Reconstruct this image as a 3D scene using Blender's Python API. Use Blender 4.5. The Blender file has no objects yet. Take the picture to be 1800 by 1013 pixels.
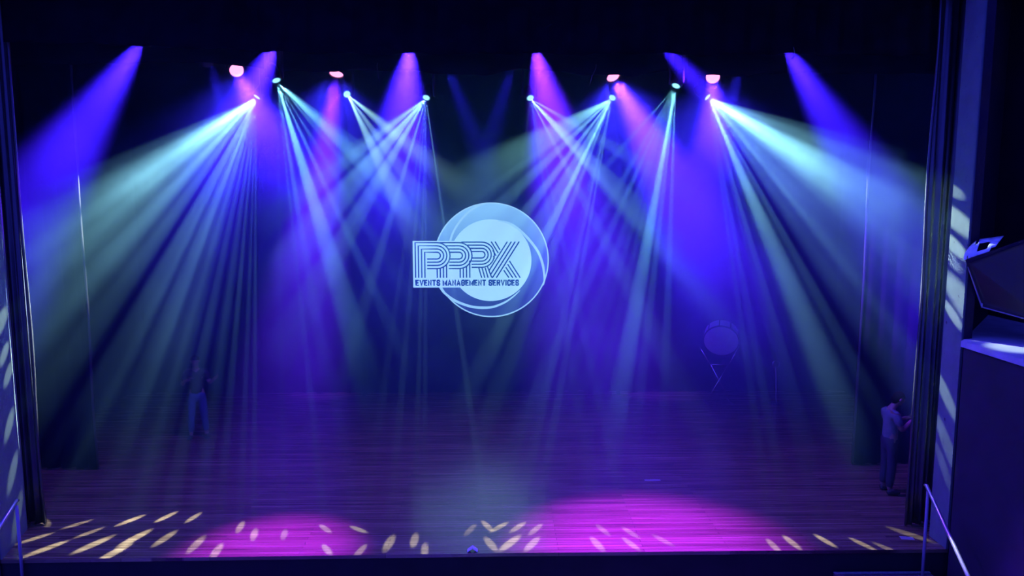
import bpy, bmesh, math, random
from mathutils import Vector, Matrix
random.seed(7)
PI = math.pi
SC = bpy.context.scene
COL = SC.collection

# ------------------------------------------------------------------ camera
cam_d = bpy.data.cameras.new('camera')
cam_d.sensor_width = 36.0
cam_d.lens = 36.0 * 1300.0 / 1800.0
cam_d.clip_end = 200
cam = bpy.data.objects.new('camera', cam_d)
COL.objects.link(cam)
cam.location = (0.4, -10.3, 4.86)
cam.rotation_euler = (math.radians(90 - 6.734), 0, math.radians(-0.88))
SC.camera = cam

# ------------------------------------------------------------------ render look, world
SC.view_settings.view_transform = 'Standard'
SC.view_settings.look = 'None'
SC.view_settings.exposure = 0.0
SC.view_settings.gamma = 1.0
SC.view_settings.use_curve_mapping = False
cy = SC.cycles
cy.use_adaptive_sampling = False
cy.use_denoising = True
try:
    cy.denoiser = 'OPENIMAGEDENOISE'
    cy.denoising_input_passes = 'RGB_ALBEDO'
    cy.denoising_prefilter = 'ACCURATE'
except Exception:
    pass
cy.use_light_tree = True
cy.max_bounces = 4
cy.diffuse_bounces = 2
cy.glossy_bounces = 2
cy.transmission_bounces = 2
cy.volume_bounces = 0
cy.transparent_max_bounces = 8
cy.sample_clamp_indirect = 4.0
cy.caustics_reflective = False
cy.caustics_refractive = False

AMBIENT = 1.9          # blue glow of the dark hall behind the camera
world = bpy.data.worlds.new('hall_glow')
SC.world = world
world.use_nodes = True
wn = world.node_tree
bg = wn.nodes['Background']
bg.inputs['Color'].default_value = (0.04, 0.05, 1.0, 1)
bg.inputs['Strength'].default_value = AMBIENT

HAZE_DENSITY = 0.05
HAZE_G = 0.45

# ------------------------------------------------------------------ materials
def new_mat(name):
    m = bpy.data.materials.new(name)
    m.use_nodes = True
    nt = m.node_tree
    return m, nt, nt.nodes['Principled BSDF']

def simple(name, col, rough=0.6, metal=0.0, spec=0.5, noise=0.0, scale=8.0, bump=0.0):
    m, nt, b = new_mat(name)
    b.inputs['Base Color'].default_value = (*col, 1)
    b.inputs['Roughness'].default_value = rough
    b.inputs['Metallic'].default_value = metal
    b.inputs['Specular IOR Level'].default_value = spec
    if noise or bump:
        tc = nt.nodes.new('ShaderNodeTexCoord')
        n = nt.nodes.new('ShaderNodeTexNoise')
        n.inputs['Scale'].default_value = scale
        n.inputs['Detail'].default_value = 5
        nt.links.new(tc.outputs['Object'], n.inputs['Vector'])
        if noise:
            r = nt.nodes.new('ShaderNodeMapRange')
            r.inputs['From Min'].default_value = 0.3
            r.inputs['From Max'].default_value = 0.7
            r.inputs['To Min'].default_value = 1 - noise
            r.inputs['To Max'].default_value = 1 + noise
            nt.links.new(n.outputs['Fac'], r.inputs['Value'])
            mx = nt.nodes.new('ShaderNodeVectorMath'); mx.operation = 'SCALE'
            mx.inputs[0].default_value = col
            nt.links.new(r.outputs['Result'], mx.inputs['Scale'])
            nt.links.new(mx.outputs['Vector'], b.inputs['Base Color'])
        if bump:
            bp = nt.nodes.new('ShaderNodeBump')
            bp.inputs['Strength'].default_value = bump
            bp.inputs['Distance'].default_value = 0.01
            nt.links.new(n.outputs['Fac'], bp.inputs['Height'])
            nt.links.new(bp.outputs['Normal'], b.inputs['Normal'])
    return m

def emit(name, col, strength, base=(0.02, 0.02, 0.02)):
    m, nt, b = new_mat(name)
    b.inputs['Base Color'].default_value = (*base, 1)
    b.inputs['Roughness'].default_value = 0.5
    b.inputs['Emission Color'].default_value = (*col, 1)
    b.inputs['Emission Strength'].default_value = strength
    m.cycles.emission_sampling = 'NONE'
    return m

def wood_mat():
    m, nt, b = new_mat('stage_boards')
    b.inputs['Coat Weight'].default_value = 0.7
    b.inputs['Coat Roughness'].default_value = 0.22
    tc = nt.nodes.new('ShaderNodeTexCoord')
    br = nt.nodes.new('ShaderNodeTexBrick')          # narrow boards running across the stage
    br.inputs['Scale'].default_value = 1.0
    br.inputs['Brick Width'].default_value = 2.4
    br.inputs['Row Height'].default_value = 0.075
    br.inputs['Mortar Size'].default_value = 0.003
    br.inputs['Mortar Smooth'].default_value = 0.2
    br.inputs['Bias'].default_value = 0.0
    br.inputs['Color1'].default_value = (0.15, 0.090, 0.05, 1)
    br.inputs['Color2'].default_value = (0.26, 0.17, 0.09, 1)
    br.inputs['Mortar'].default_value = (0.03, 0.012, 0.008, 1)
    nt.links.new(tc.outputs['Object'], br.inputs['Vector'])
    mp = nt.nodes.new('ShaderNodeMapping')
    mp.inputs['Scale'].default_value = (0.7, 22, 1)
    nt.links.new(tc.outputs['Object'], mp.inputs['Vector'])
    n = nt.nodes.new('ShaderNodeTexNoise')
    n.inputs['Scale'].default_value = 1.0
    n.inputs['Detail'].default_value = 6
    nt.links.new(mp.outputs['Vector'], n.inputs['Vector'])
    r = nt.nodes.new('ShaderNodeMapRange')
    r.inputs['From Min'].default_value = 0.25
    r.inputs['From Max'].default_value = 0.75
    r.inputs['To Min'].default_value = 0.55
    r.inputs['To Max'].default_value = 1.35
    nt.links.new(n.outputs['Fac'], r.inputs['Value'])
    mx = nt.nodes.new('ShaderNodeVectorMath'); mx.operation = 'SCALE'
    nt.links.new(br.outputs['Color'], mx.inputs[0])
    nt.links.new(r.outputs['Result'], mx.inputs['Scale'])
    nt.links.new(mx.outputs['Vector'], b.inputs['Base Color'])
    r2 = nt.nodes.new('ShaderNodeMapRange')
    r2.inputs['To Min'].default_value = 0.16
    r2.inputs['To Max'].default_value = 0.36
    nt.links.new(n.outputs['Fac'], r2.inputs['Value'])
    nt.links.new(r2.outputs['Result'], b.inputs['Roughness'])
    bp = nt.nodes.new('ShaderNodeBump')
    bp.inputs['Strength'].default_value = 0.35
    bp.inputs['Distance'].default_value = 0.004
    nt.links.new(n.outputs['Fac'], bp.inputs['Height'])
    nt.links.new(bp.outputs['Normal'], b.inputs['Normal'])
    return m

def concrete_mat(name, col, dark):
    m, nt, b = new_mat(name)
    tc = nt.nodes.new('ShaderNodeTexCoord')
    n = nt.nodes.new('ShaderNodeTexNoise')
    n.inputs['Scale'].default_value = 3.0; n.inputs['Detail'].default_value = 8
    n.inputs['Roughness'].default_value = 0.65
    nt.links.new(tc.outputs['Object'], n.inputs['Vector'])
    cr = nt.nodes.new('ShaderNodeValToRGB')
    cr.color_ramp.elements[0].position = 0.3; cr.color_ramp.elements[0].color = (*[c * 0.72 for c in col], 1)
    cr.color_ramp.elements[1].position = 0.7; cr.color_ramp.elements[1].color = (*col, 1)
    nt.links.new(n.outputs['Fac'], cr.inputs['Fac'])
    v = nt.nodes.new('ShaderNodeTexNoise')               # small chips and pits
    v.inputs['Scale'].default_value = 9.0; v.inputs['Detail'].default_value = 2
    nt.links.new(tc.outputs['Object'], v.inputs['Vector'])
    r = nt.nodes.new('ShaderNodeMapRange')
    r.inputs['From Min'].default_value = 0.73; r.inputs['From Max'].default_value = 0.76
    nt.links.new(v.outputs['Fac'], r.inputs['Value'])
    mix = nt.nodes.new('ShaderNodeMix'); mix.data_type = 'RGBA'
    nt.links.new(r.outputs['Result'], mix.inputs['Factor'])
    nt.links.new(cr.outputs['Color'], mix.inputs[6])
    mix.inputs[7].default_value = (*dark, 1)
    nt.links.new(mix.outputs[2], b.inputs['Base Color'])
    b.inputs['Roughness'].default_value = 0.85
    bp = nt.nodes.new('ShaderNodeBump'); bp.inputs['Strength'].default_value = 0.3
    bp.inputs['Distance'].default_value = 0.01
    nt.links.new(n.outputs['Fac'], bp.inputs['Height'])
    nt.links.new(bp.outputs['Normal'], b.inputs['Normal'])
    return m

M = {
    'wood': wood_mat(),
    'concrete': concrete_mat('painted_concrete', (0.16, 0.22, 0.19), (0.05, 0.05, 0.06)),
    'ledge': concrete_mat('dusty_concrete', (0.55, 0.58, 0.62), (0.04, 0.04, 0.05)),
    'darkwall': simple('dark_paint', (0.014, 0.008, 0.026), 0.8, noise=0.3, scale=2),
    'blackwall': simple('black_paint', (0.008, 0.008, 0.010), 0.9, noise=0.3, scale=2),
    'velvet': simple('black_drape', (0.005, 0.005, 0.007), 0.9, spec=0.05, noise=0.4, scale=5),
    'leg_cloth': simple('black_leg_cloth', (0.005, 0.005, 0.007), 0.9, spec=0.05, noise=0.3, scale=5),
    'satin': simple('black_satin_drape', (0.02, 0.02, 0.024), 0.32, spec=0.9, noise=0.3, scale=5),
    'black_plastic': simple('black_plastic', (0.02, 0.02, 0.022), 0.4),
    'black_metal': simple('black_metal', (0.025, 0.025, 0.03), 0.35, metal=0.6),
    'steel': simple('painted_steel', (0.55, 0.52, 0.60), 0.28, metal=0.85),
    'grey_paint': simple('grey_painted_steel', (0.30, 0.26, 0.32), 0.45),
    'pale_panel': simple('pale_panel', (0.75, 0.80, 0.82), 0.5, noise=0.25, scale=14),
    'grille': simple('speaker_grille', (0.03, 0.025, 0.035), 0.55, metal=0.3, bump=0.4, scale=160),
    'tape': simple('white_tape', (0.35, 0.34, 0.33), 0.7),
    'paper': simple('white_paper', (0.85, 0.83, 0.82), 0.7),
    'drumhead': simple('drum_head', (0.35, 0.32, 0.34), 0.6, noise=0.1),
    'drumshell': simple('drum_shell', (0.45, 0.42, 0.5), 0.45, noise=0.1),
    'chrome': simple('chrome', (0.7, 0.7, 0.72), 0.25, metal=1),
    'skin': simple('skin', (0.24, 0.15, 0.11), 0.55, noise=0.08, scale=20),
    'hair': simple('black_hair', (0.006, 0.006, 0.006), 0.9, spec=0.1, bump=0.6, scale=90),
    'shirt_grey': simple('grey_cotton', (0.13, 0.15, 0.17), 0.85, noise=0.12, scale=12, bump=0.3),
    'shirt_black': simple('black_cotton', (0.015, 0.015, 0.018), 0.85, noise=0.2, scale=12),
    'trousers': simple('dark_trousers', (0.03, 0.03, 0.045), 0.85, noise=0.2, scale=12),
    'jeans': simple('blue_jeans', (0.05, 0.08, 0.16), 0.85, noise=0.2, scale=12),
    'shoe': simple('dark_shoe', (0.02, 0.02, 0.02), 0.5),
    'cable': simple('cable', (0.20, 0.18, 0.2), 0.5),
    'carpet': simple('dark_carpet', (0.05, 0.045, 0.07), 0.95, noise=0.5, scale=60, bump=0.6),
    'glitter': simple('step_nosing', (0.55, 0.55, 0.62), 0.35, metal=0.6, noise=0.6, scale=70, bump=0.8),
}

# ------------------------------------------------------------------ helpers
def link(name, me, mat=None, parent=None, loc=None):
    o = bpy.data.objects.new(name, me)
    if mat is not None and me is not None and not me.materials:
        me.materials.append(mat)
    COL.objects.link(o)
    if parent is not None:
        o.parent = parent
    if loc is not None:
        o.location = loc
    return o

def obj(name, bm, mat, parent=None, loc=None, smooth=False):
    bmesh.ops.recalc_face_normals(bm, faces=bm.faces[:])
    me = bpy.data.meshes.new(name)
    bm.to_mesh(me); bm.free()
    if smooth:
        me.polygons.foreach_set('use_smooth', [True] * len(me.polygons))
    return link(name, me, mat, parent, loc)

def tag(o, label, cat, group=None, kind=None):
    o['label'] = label
    o['category'] = cat
    if group: o['group'] = group
    if kind: o['kind'] = kind
    return o

def thing(name, label, cat, loc=(0, 0, 0), rot=(0, 0, 0), group=None):
    o = bpy.data.objects.new(name, None)
    o.empty_display_size = 0.1
    COL.objects.link(o)
    o.location = loc; o.rotation_euler = rot
    return tag(o, label, cat, group)

def struct(o, label=None):
    o['kind'] = 'structure'
    if label:
        o['label'] = label; o['category'] = 'structure'
    return o

def add_box(bm, lo, hi, mtx=None, bevel=0.0):
    vs = [bm.verts.new((x, y, z)) for x in (lo[0], hi[0]) for y in (lo[1], hi[1]) for z in (lo[2], hi[2])]
    fs = [bm.faces.new([vs[i] for i in q]) for q in ((0, 1, 3, 2), (4, 6, 7, 5), (0, 4, 5, 1), (2, 3, 7, 6), (0, 2, 6, 4), (1, 5, 7, 3))]
    if bevel:
        es = list({e for f in fs for e in f.edges})
        r = bmesh.ops.bevel(bm, geom=es, offset=bevel, segments=2, affect='EDGES', profile=0.5)
        vs = list({v for f in r['faces'] for v in f.verts} | {v for v in vs if v.is_valid})
    if mtx is not None:
        bmesh.ops.transform(bm, matrix=mtx, verts=[v for v in vs if v.is_valid])
    return bm

def box(lo, hi, bevel=0.0):
    return add_box(bmesh.new(), lo, hi, None, bevel)

def add_prism(bm, poly, z0, z1):
    a = [bm.verts.new((x, y, z0)) for x, y in poly]
    b = [bm.verts.new((x, y, z1)) for x, y in poly]
    n = len(poly)
    bm.faces.new(a[::-1]); bm.faces.new(b)
    for i in range(n):
        bm.faces.new((a[i], a[(i + 1) % n], b[(i + 1) % n], b[i]))
    return bm

def add_lathe(bm, prof, seg=24, mtx=None):
    """revolve (radius, z) pairs about z; closes ends that reach radius 0"""
    rings = []
    allv = []
    for r, z in prof:
        if r < 1e-6:
            v = bm.verts.new((0, 0, z)); rings.append([v]); allv.append(v)
        else:
            ring = [bm.verts.new((r * math.cos(2 * PI * i / seg), r * math.sin(2 * PI * i / seg), z)) for i in range(seg)]
            rings.append(ring); allv += ring
    for a, b in zip(rings, rings[1:]):
        for i in range(seg):
            j = (i + 1) % seg
            if len(a) == 1 and len(b) == 1: continue
            if len(a) == 1: bm.faces.new((a[0], b[i], b[j]))
            elif len(b) == 1: bm.faces.new((a[i], b[0], a[j]))
            else: bm.faces.new((a[i], b[i], b[j], a[j]))
    if mtx is not None:
        bmesh.ops.transform(bm, matrix=mtx, verts=allv)
    return bm

def add_tube(bm, pts, r, seg=10):
    pts = [Vector(p) for p in pts]
    rad = r if isinstance(r, (list, tuple)) else [r] * len(pts)
    rings = []
    up = None
    for i, p in enumerate(pts):
        t = (pts[min(i + 1, len(pts) - 1)] - pts[max(i - 1, 0)]).normalized()
        if up is None:
            up = t.orthogonal().normalized()
        else:
            up = (up - t * up.dot(t)).normalized()
        s = t.cross(up)
        rings.append([bm.verts.new(p + (up * math.cos(2 * PI * k / seg) + s * math.sin(2 * PI * k / seg)) * rad[i]) for k in range(seg)])
    for a, b in zip(rings, rings[1:]):
        for i in range(seg):
            j = (i + 1) % seg
            bm.faces.new((a[i], a[j], b[j], b[i]))
    bm.faces.new(rings[0][::-1]); bm.faces.new(rings[-1])
    return bm

def aim(d):
    """matrix whose -Z looks along d"""
    return Vector(d).normalized().to_track_quat('-Z', 'Y').to_matrix().to_4x4()

def copy_tree(o, parent=None):
    c = o.copy(); COL.objects.link(c)
    if parent is not None:
        c.parent = parent
    for ch in list(o.children):
        copy_tree(ch, c)
    return c

# ------------------------------------------------------------------ the setting
# stage deck: boards across, front edge a little skewed as in the hall
bm = add_prism(bmesh.new(), [(-9.0, -0.66), (-2.97, -0.585), (0.55, -0.535), (6.9, -0.52), (6.9, -0.1), (9.2, 2.4), (9.2, 8.4), (-9.0, 8.4)], -0.05, 0.0)
struct(obj('floor', bm, M['wood']))
bm = add_prism(bmesh.new(), [(-9.0, -0.64), (-2.97, -0.565), (0.55, -0.515), (6.9, -0.50), (6.9, -0.2), (-9.0, -0.2)], -1.15, -0.052)
struct(obj('wall_stage_front', bm, M['blackwall']))
struct(obj('floor_hall', box((-9.5, -14, -1.25), (9.5, -0.1, -1.15)), M['carpet']))
struct(obj('wall_back', box((-9.2, 8.42, -0.05), (9.4, 8.6, 9.0)), M['blackwall']))
struct(obj('wall_left', box((-9.2, 0.6, -0.05), (-9.02, 8.42, 9.0)), M['blackwall']))
struct(obj('wall_right', box((9.22, 2.5, -0.05), (9.4, 8.42, 9.0)), M['blackwall']))
struct(obj('ceiling', box((-9.2, 0.0, 9.0), (9.4, 8.6, 9.15)), M['blackwall']))
# wall above the opening
struct(obj('wall_header', box((-9.2, -0.5, 7.75), (8.5, 0.0, 10.5)), M['blackwall']))
# concrete reveals of the proscenium opening
bm = add_prism(bmesh.new(), [(6.64, -0.52), (6.80, -0.50), (6.80, -0.07), (6.65, -0.09)], 0.0, 10.4)
struct(obj('wall_proscenium_right', bm, M['concrete']))
bm = add_prism(bmesh.new(), [(-6.40, -0.62), (-6.66, 0.34), (-6.82, 0.30), (-6.60, -0.62)], 0.0, 10.4)
struct(obj('wall_proscenium_left', bm, M['concrete']))
# the dark splayed wall to the right of the opening and the hall wall beyond it
bm = add_prism(bmesh.new(), [(6.66, -0.54), (8.42, 1.62), (8.42, 2.0), (6.82, -0.06), (6.80, -0.5)], -1.15, 10.4)
struct(obj('wall_splay_right', bm, M['darkwall']))
struct(obj('wall_hall_right', box((8.42, -14, -1.15), (8.6, 1.9, 10.4)), M['darkwall']))
bm = add_prism(bmesh.new(), [(-6.42, -0.64), (-6.62, -0.62), (-9.2, 0.4), (-9.2, -0.2)], -1.15, 10.4)
struct(obj('wall_splay_left', bm, M['darkwall']))
# side block with a dusty concrete top
bm = add_prism(bmesh.new(), [(6.55, -14), (6.55, -0.66), (6.60, -0.62), (8.40, 1.58), (8.40, -14)], 2.92, 3.0)
struct(obj('trim_ledge', bm, M['ledge']))
bm = add_prism(bmesh.new(), [(6.58, -14), (6.58, -0.68), (6.64, -0.62), (8.40, 1.54), (8.40, -14)], -1.15, 2.92)
struct(obj('wall_side_block', bm, M['darkwall']))

# ------------------------------------------------------------------ drapes
def drape(name, p0, p1, z_top, z_bot, mat, folds, amp, label, group=None, seed=0, cat='curtain', gather=0.0, hem=None):
    """a hanging cloth between two plan points with soft irregular folds"""
    rnd = random.Random(seed)
    p0 = Vector((*p0, 0)); p1 = Vector((*p1, 0))
    d = p1 - p0; L = d.length; t = d.normalized(); n = Vector((-t.y, t.x, 0))
    ph = [rnd.uniform(0, 6.28) for _ in range(4)]
    nx = max(24, int(folds * 10)); nz = 14
    bm = bmesh.new(); grid = []
    for i in range(nx + 1):
        u = i / nx
        col_ = []
        zb = z_bot if hem is None else hem(u)
        for k in range(nz + 1):
            v = k / nz
            a = amp * (0.45 + 0.55 * v)
            w = math.sin(2 * PI * folds * u + ph[0] + 0.5 * math.sin(3 * v + ph[1])) + 0.45 * math.sin(2 * PI * folds * 0.43 * u + ph[2]) + 0.25 * math.sin(2 * PI * folds * 2.1 * u + ph[3] + v)
            uu = u + gather * math.sin(PI * v) * (0.5 - u)
            p = p0 + t * (L * uu) + n * (a * w)
            p.z = z_top + (zb - z_top) * v
            col_.append(bm.verts.new(p))
        grid.append(col_)
    for i in range(nx):
        for k in range(nz):
            bm.faces.new((grid[i][k], grid[i + 1][k], grid[i + 1][k + 1], grid[i][k + 1]))
    o = obj(name, bm, mat, smooth=True)
    s = o.modifiers.new('thick', 'SOLIDIFY'); s.thickness = 0.008
    tag(o, label, cat, group)
    return o

drape('backdrop_curtain', (-8.6, 8.15), (8.9, 8.15), 8.4, 0.02, M['velvet'], 46, 0.05,
      'full-width black backdrop curtain behind the lit logo', seed=1)
leg_l = drape('leg_curtain', (-8.8, 2.9), (-6.93, 2.8), 8.3, 0.02, M['leg_cloth'], 7, 0.05,
      'black leg curtain hanging in the left wings, its edge catching light', 'leg curtains in the wings', seed=2)
leg_r = drape('leg_curtain', (6.90, 2.8), (8.9, 2.95), 8.3, 0.02, M['leg_cloth'], 7, 0.05,
      'black leg curtain hanging in the right wings behind the standing person', 'leg curtains in the wings', seed=3)
def edge_tube(par, x, y):  # satin tube added so the curtain edge shows a streak of light
    bm = add_tube(bmesh.new(), [(x + 0.012 * math.sin(k * 0.9), y + 0.01 * math.cos(k * 1.3), 8.28 - 0.59 * k) for k in range(15)], 0.022, 8)
    o = obj('edge_glint_tube', bm, M['satin'], par, smooth=True)
    o['label'] = 'added satin tube that catches light along the curtain edge'
edge_tube(leg_l, -6.93, 2.79); edge_tube(leg_r, 6.90, 2.79)
main_l = drape('main_curtain', (-6.95, 0.62), (-6.50, 0.47), 8.2, 0.02, M['satin'], 3.3, 0.045,
      'gathered shiny black main curtain against the left concrete pillar', 'main curtains', seed=4)
main_r = drape('main_curtain', (6.50, 0.22), (6.95, 0.40), 8.2, 0.02, M['satin'], 3.3, 0.045,
      'gathered shiny black main curtain against the right concrete pillar', 'main curtains', seed=9)

edge_tube(main_l, -6.475, 0.46); edge_tube(main_r, 6.475, 0.21)

def interp(pts):
    def f(x):
        if x <= pts[0][0]: return pts[0][1]
        for (a, b), (c, d) in zip(pts, pts[1:]):
            if x <= c: return b + (d - b) * (x - a) / (c - a)
        return pts[-1][1]
    return f

bx0, bx1 = -6.42, 6.42
hem1 = interp([(-7.4, 7.03), (-5.0, 7.01), (-4.55, 6.985), (-2.9, 6.915), (-2.4, 6.90), (-1.1, 6.88), (-0.8, 6.90), (-0.5, 6.885), (0.9, 6.905), (1.4, 6.885), (2.6, 6.91), (3.1, 6.88), (4.4, 6.91), (4.9, 6.885), (7.3, 6.90)])
drape('border_curtain', (bx0, 0.32), (bx1, 0.32), 8.6, 6.9, M['velvet'], 38, 0.025,
      'front black border curtain across the top, hiding the row of violet lamps', 'border curtains', seed=5,
      hem=lambda u: hem1(bx0 + (bx1 - bx0) * u) + 0.012 * math.sin(u * 90) )
hem2 = interp([(-7.6, 7.0), (-4.8, 7.05), (-4.2, 7.04), (-3.9, 7.02), (-3.2, 6.93), (-2.6, 6.90), (-2.1, 6.93), (-1.0, 6.94), (-0.7, 6.90), (-0.2, 6.86), (0.3, 6.88), (0.6, 6.95), (0.95, 6.97), (1.5, 6.89), (2.3, 6.86), (2.6, 6.86), (2.68, 6.89), (3.1, 6.93), (3.7, 6.87), (4.4, 6.85), (4.45, 6.88), (5.0, 6.91), (7.6, 6.9)])
drape('border_curtain', (-7.8, 1.9), (7.8, 1.9), 8.6, 6.9, M['velvet'], 40, 0.025,
      'second black border curtain deeper in the stage, its ragged hem cutting the pink lamps', 'border curtains', seed=6,
      hem=lambda u: hem2(-7.8 + 15.6 * u) + 0.010 * math.sin(u * 120))

# ------------------------------------------------------------------ screen with the lit logo
PXM = 1 / 71.1                      # one photograph pixel at the back of the stage, in metres
screen = thing('video_screen', 'large dark screen at the back of the stage showing a pale blue round logo', 'screen', (0.17, 7.9, 3.40))
obj('panel', box((-3.9, 0.0, -2.0), (3.9, 0.08, 2.2), 0.01), simple('screen_black', (0.005, 0.005, 0.007), 0.9, spec=0.05), screen)
for sx in (-3.2, 3.2):
    bm = bmesh.new()
    add_box(bm, (sx - 0.04, 0.03, -3.398), (sx + 0.04, 0.07, -2.0))
    add_box(bm, (sx - 0.04, -0.05, -3.398), (sx + 0.04, 0.16, -3.36))
    obj('leg', bm, M['velvet'], screen)

LE = 1.25
def gradient_emit():
    m, nt, b = new_mat('logo_ring_image')
    b.inputs['Base Color'].default_value = (0.02, 0.02, 0.02, 1)
    tc = nt.nodes.new('ShaderNodeTexCoord'); s = nt.nodes.new('ShaderNodeSeparateXYZ')
    nt.links.new(tc.outputs['Object'], s.inputs[0])
    a = nt.nodes.new('ShaderNodeMath'); a.operation = 'MULTIPLY_ADD'
    nt.links.new(s.outputs['X'], a.inputs[0]); a.inputs[1].default_value = -0.18
    nt.links.new(s.outputs['Z'], a.inputs[2])
    r = nt.nodes.new('ShaderNodeMapRange')
    r.inputs['From Min'].default_value = -1.1; r.inputs['From Max'].default_value = 1.3
    nt.links.new(a.outputs[0], r.inputs['Value'])
    cr = nt.nodes.new('ShaderNodeValToRGB')
    e = cr.color_ramp.elements
    e[0].position = 0.0; e[0].color = (0.015, 0.045, 0.24, 1)
    e[1].position = 1.0; e[1].color = (0.19, 0.55, 1.0, 1)
    x = e.new(0.45); x.color = (0.035, 0.13, 0.42, 1)
    nt.links.new(r.outputs['Result'], cr.inputs['Fac'])
    nt.links.new(cr.outputs['Color'], b.inputs['Emission Color'])
    b.inputs['Emission Strength'].default_value = LE
    m.cycles.emission_sampling = 'NONE'
    return m
m_ring = gradient_emit()
m_pale = emit('logo_pale_image', (0.29, 0.70, 1.0), LE, (0.3, 0.3, 0.3))
m_line = emit('logo_line_image', (0.25, 0.62, 1.0), LE)
m_ink = emit('logo_ink_image', (0.003, 0.035, 0.22), LE)

def disc(r, cx, cz, y, th=0.004, seg=96, r_in=0.0):
    bm = bmesh.new()
    def ring(rad, yy): return [bm.verts.new((cx + rad * math.cos(2 * PI * i / seg), yy, cz + rad * math.sin(2 * PI * i / seg))) for i in range(seg)]
    o0, o1 = ring(r, y), ring(r, y - th)
    if r_in:
        i0, i1 = ring(r_in, y), ring(r_in, y - th)
    for k in range(seg):
        j = (k + 1) % seg
        bm.faces.new((o0[k], o0[j], o1[j], o1[k]))
        if r_in:
            bm.faces.new((i0[k], i1[k], i1[j], i0[j]))
            bm.faces.new((o1[k], o1[j], i1[j], i1[k]))
            bm.faces.new((o0[k], i0[k], i0[j], o0[j]))
    if not r_in:
        bm.faces.new(o1); bm.faces.new(o0[::-1])
    return bm

def ribbon(bm, pts, w, y, th=0.004):
    """flat stroke in the xz plane; w: width or list of widths"""
    n = len(pts); ws = w if isinstance(w, (list, tuple)) else [w] * n
    L = []; R = []
    for i, (x, z) in enumerate(pts):
        a = pts[max(i - 1, 0)]; b = pts[min(i + 1, n - 1)]
        tx, tz = b[0] - a[0], b[1] - a[1]
        l = math.hypot(tx, tz) or 1; tx /= l; tz /= l
        k = 1.0
        if 0 < i < n - 1:              # mitre
            ux, uz = pts[i][0] - a[0], pts[i][1] - a[1]
            ul = math.hypot(ux, uz) or 1
            c = abs((ux * tx + uz * tz) / ul)
            k = min(1 / max(c, 0.35), 2.0)
        h = ws[i] / 2 * k
        L.append((x - tz * h, z + tx * h)); R.append((x + tz * h, z - tx * h))
    vf = [[bm.verts.new((p[0], yy, p[1])) for p in S] for S in (L, R) for yy in (y, y - th)]
    for i in range(n - 1):
        l0, l1, r0, r1 = vf
        bm.faces.new((l1[i], l1[i + 1], r1[i + 1], r1[i]))
        bm.faces.new((l0[i], r0[i], r0[i + 1], l0[i + 1]))
        bm.faces.new((l0[i], l0[i + 1], l1[i + 1], l1[i]))
        bm.faces.new((r0[i], r1[i], r1[i + 1], r0[i + 1]))
    l0, l1, r0, r1 = vf
    bm.faces.new((l0[0], l1[0], r1[0], r0[0])); bm.faces.new((l0[-1], r0[-1], r1[-1], l1[-1]))
    return bm

def smooth_pts(ctrl, n=12):
    out = []
    P = [Vector(c) for c in ctrl]
    P = [2 * P[0] - P[1]] + P + [2 * P[-1] - P[-2]]
    for i in range(1, len(P) - 2):
        for k in range(n):
            t = k / n
            a, b, c, d = P[i - 1], P[i], P[i + 1], P[i + 2]
            v = 0.5 * ((2 * b) + (c - a) * t + (2 * a - 5 * b + 4 * c - d) * t * t + (3 * b - a - 3 * c + d) * t ** 3)
            out.append((v.x, v.y))
    out.append(tuple(P[-2]))
    return out

S5 = PXM / 4.053                    # logo sketch units (large)
def c5(x, y): return ((x - 668) * S5, (512 - y) * S5)
obj('logo_ring', disc(408 * S5, 0, 0, -0.001), m_ring, screen)
obj('logo_outline', disc(409 * S5, 0, 0, -0.005, r_in=400 * S5), m_line, screen)
cx, cz = c5(662, 513)
obj('logo_disc', disc(291 * S5, cx, cz, -0.005), m_pale, screen)
for ctrl, wid in (([(645, 106), (570, 130), (500, 178), (440, 245), (398, 315), (375, 385), (362, 450)], (6, 13, 14, 14, 14, 14, 12)),
                  ([(715, 230), (800, 252), (880, 308), (950, 382), (1005, 462), (1035, 550), (1046, 640), (1040, 690)], (8, 16, 18, 18, 18, 18, 14, 6)),
                  ([(300, 705), (330, 742), (390, 790), (450, 820), (525, 844), (600, 852), (680, 846), (760, 815), (820, 775), (872, 728)], (10, 16, 18, 18, 18, 18, 16, 14, 10, 5))):
    pts = smooth_pts([c5(*p) for p in ctrl])
    ws = []
    for i in range(len(wid) - 1):
        ws += [(wid[i] + (wid[i + 1] - wid[i]) * k / 12) * S5 for k in range(12)]
    ws.append(wid[-1] * S5)
    obj('logo_swirl', ribbon(bmesh.new(), pts, ws, -0.006, 0.006), m_line, screen)
x0, z1 = c5(112, 374); x1, z0 = c5(640, 706)
obj('logo_banner', box((x0, -0.014, z0), (x1, -0.0065, z1)), m_pale, screen)

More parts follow.
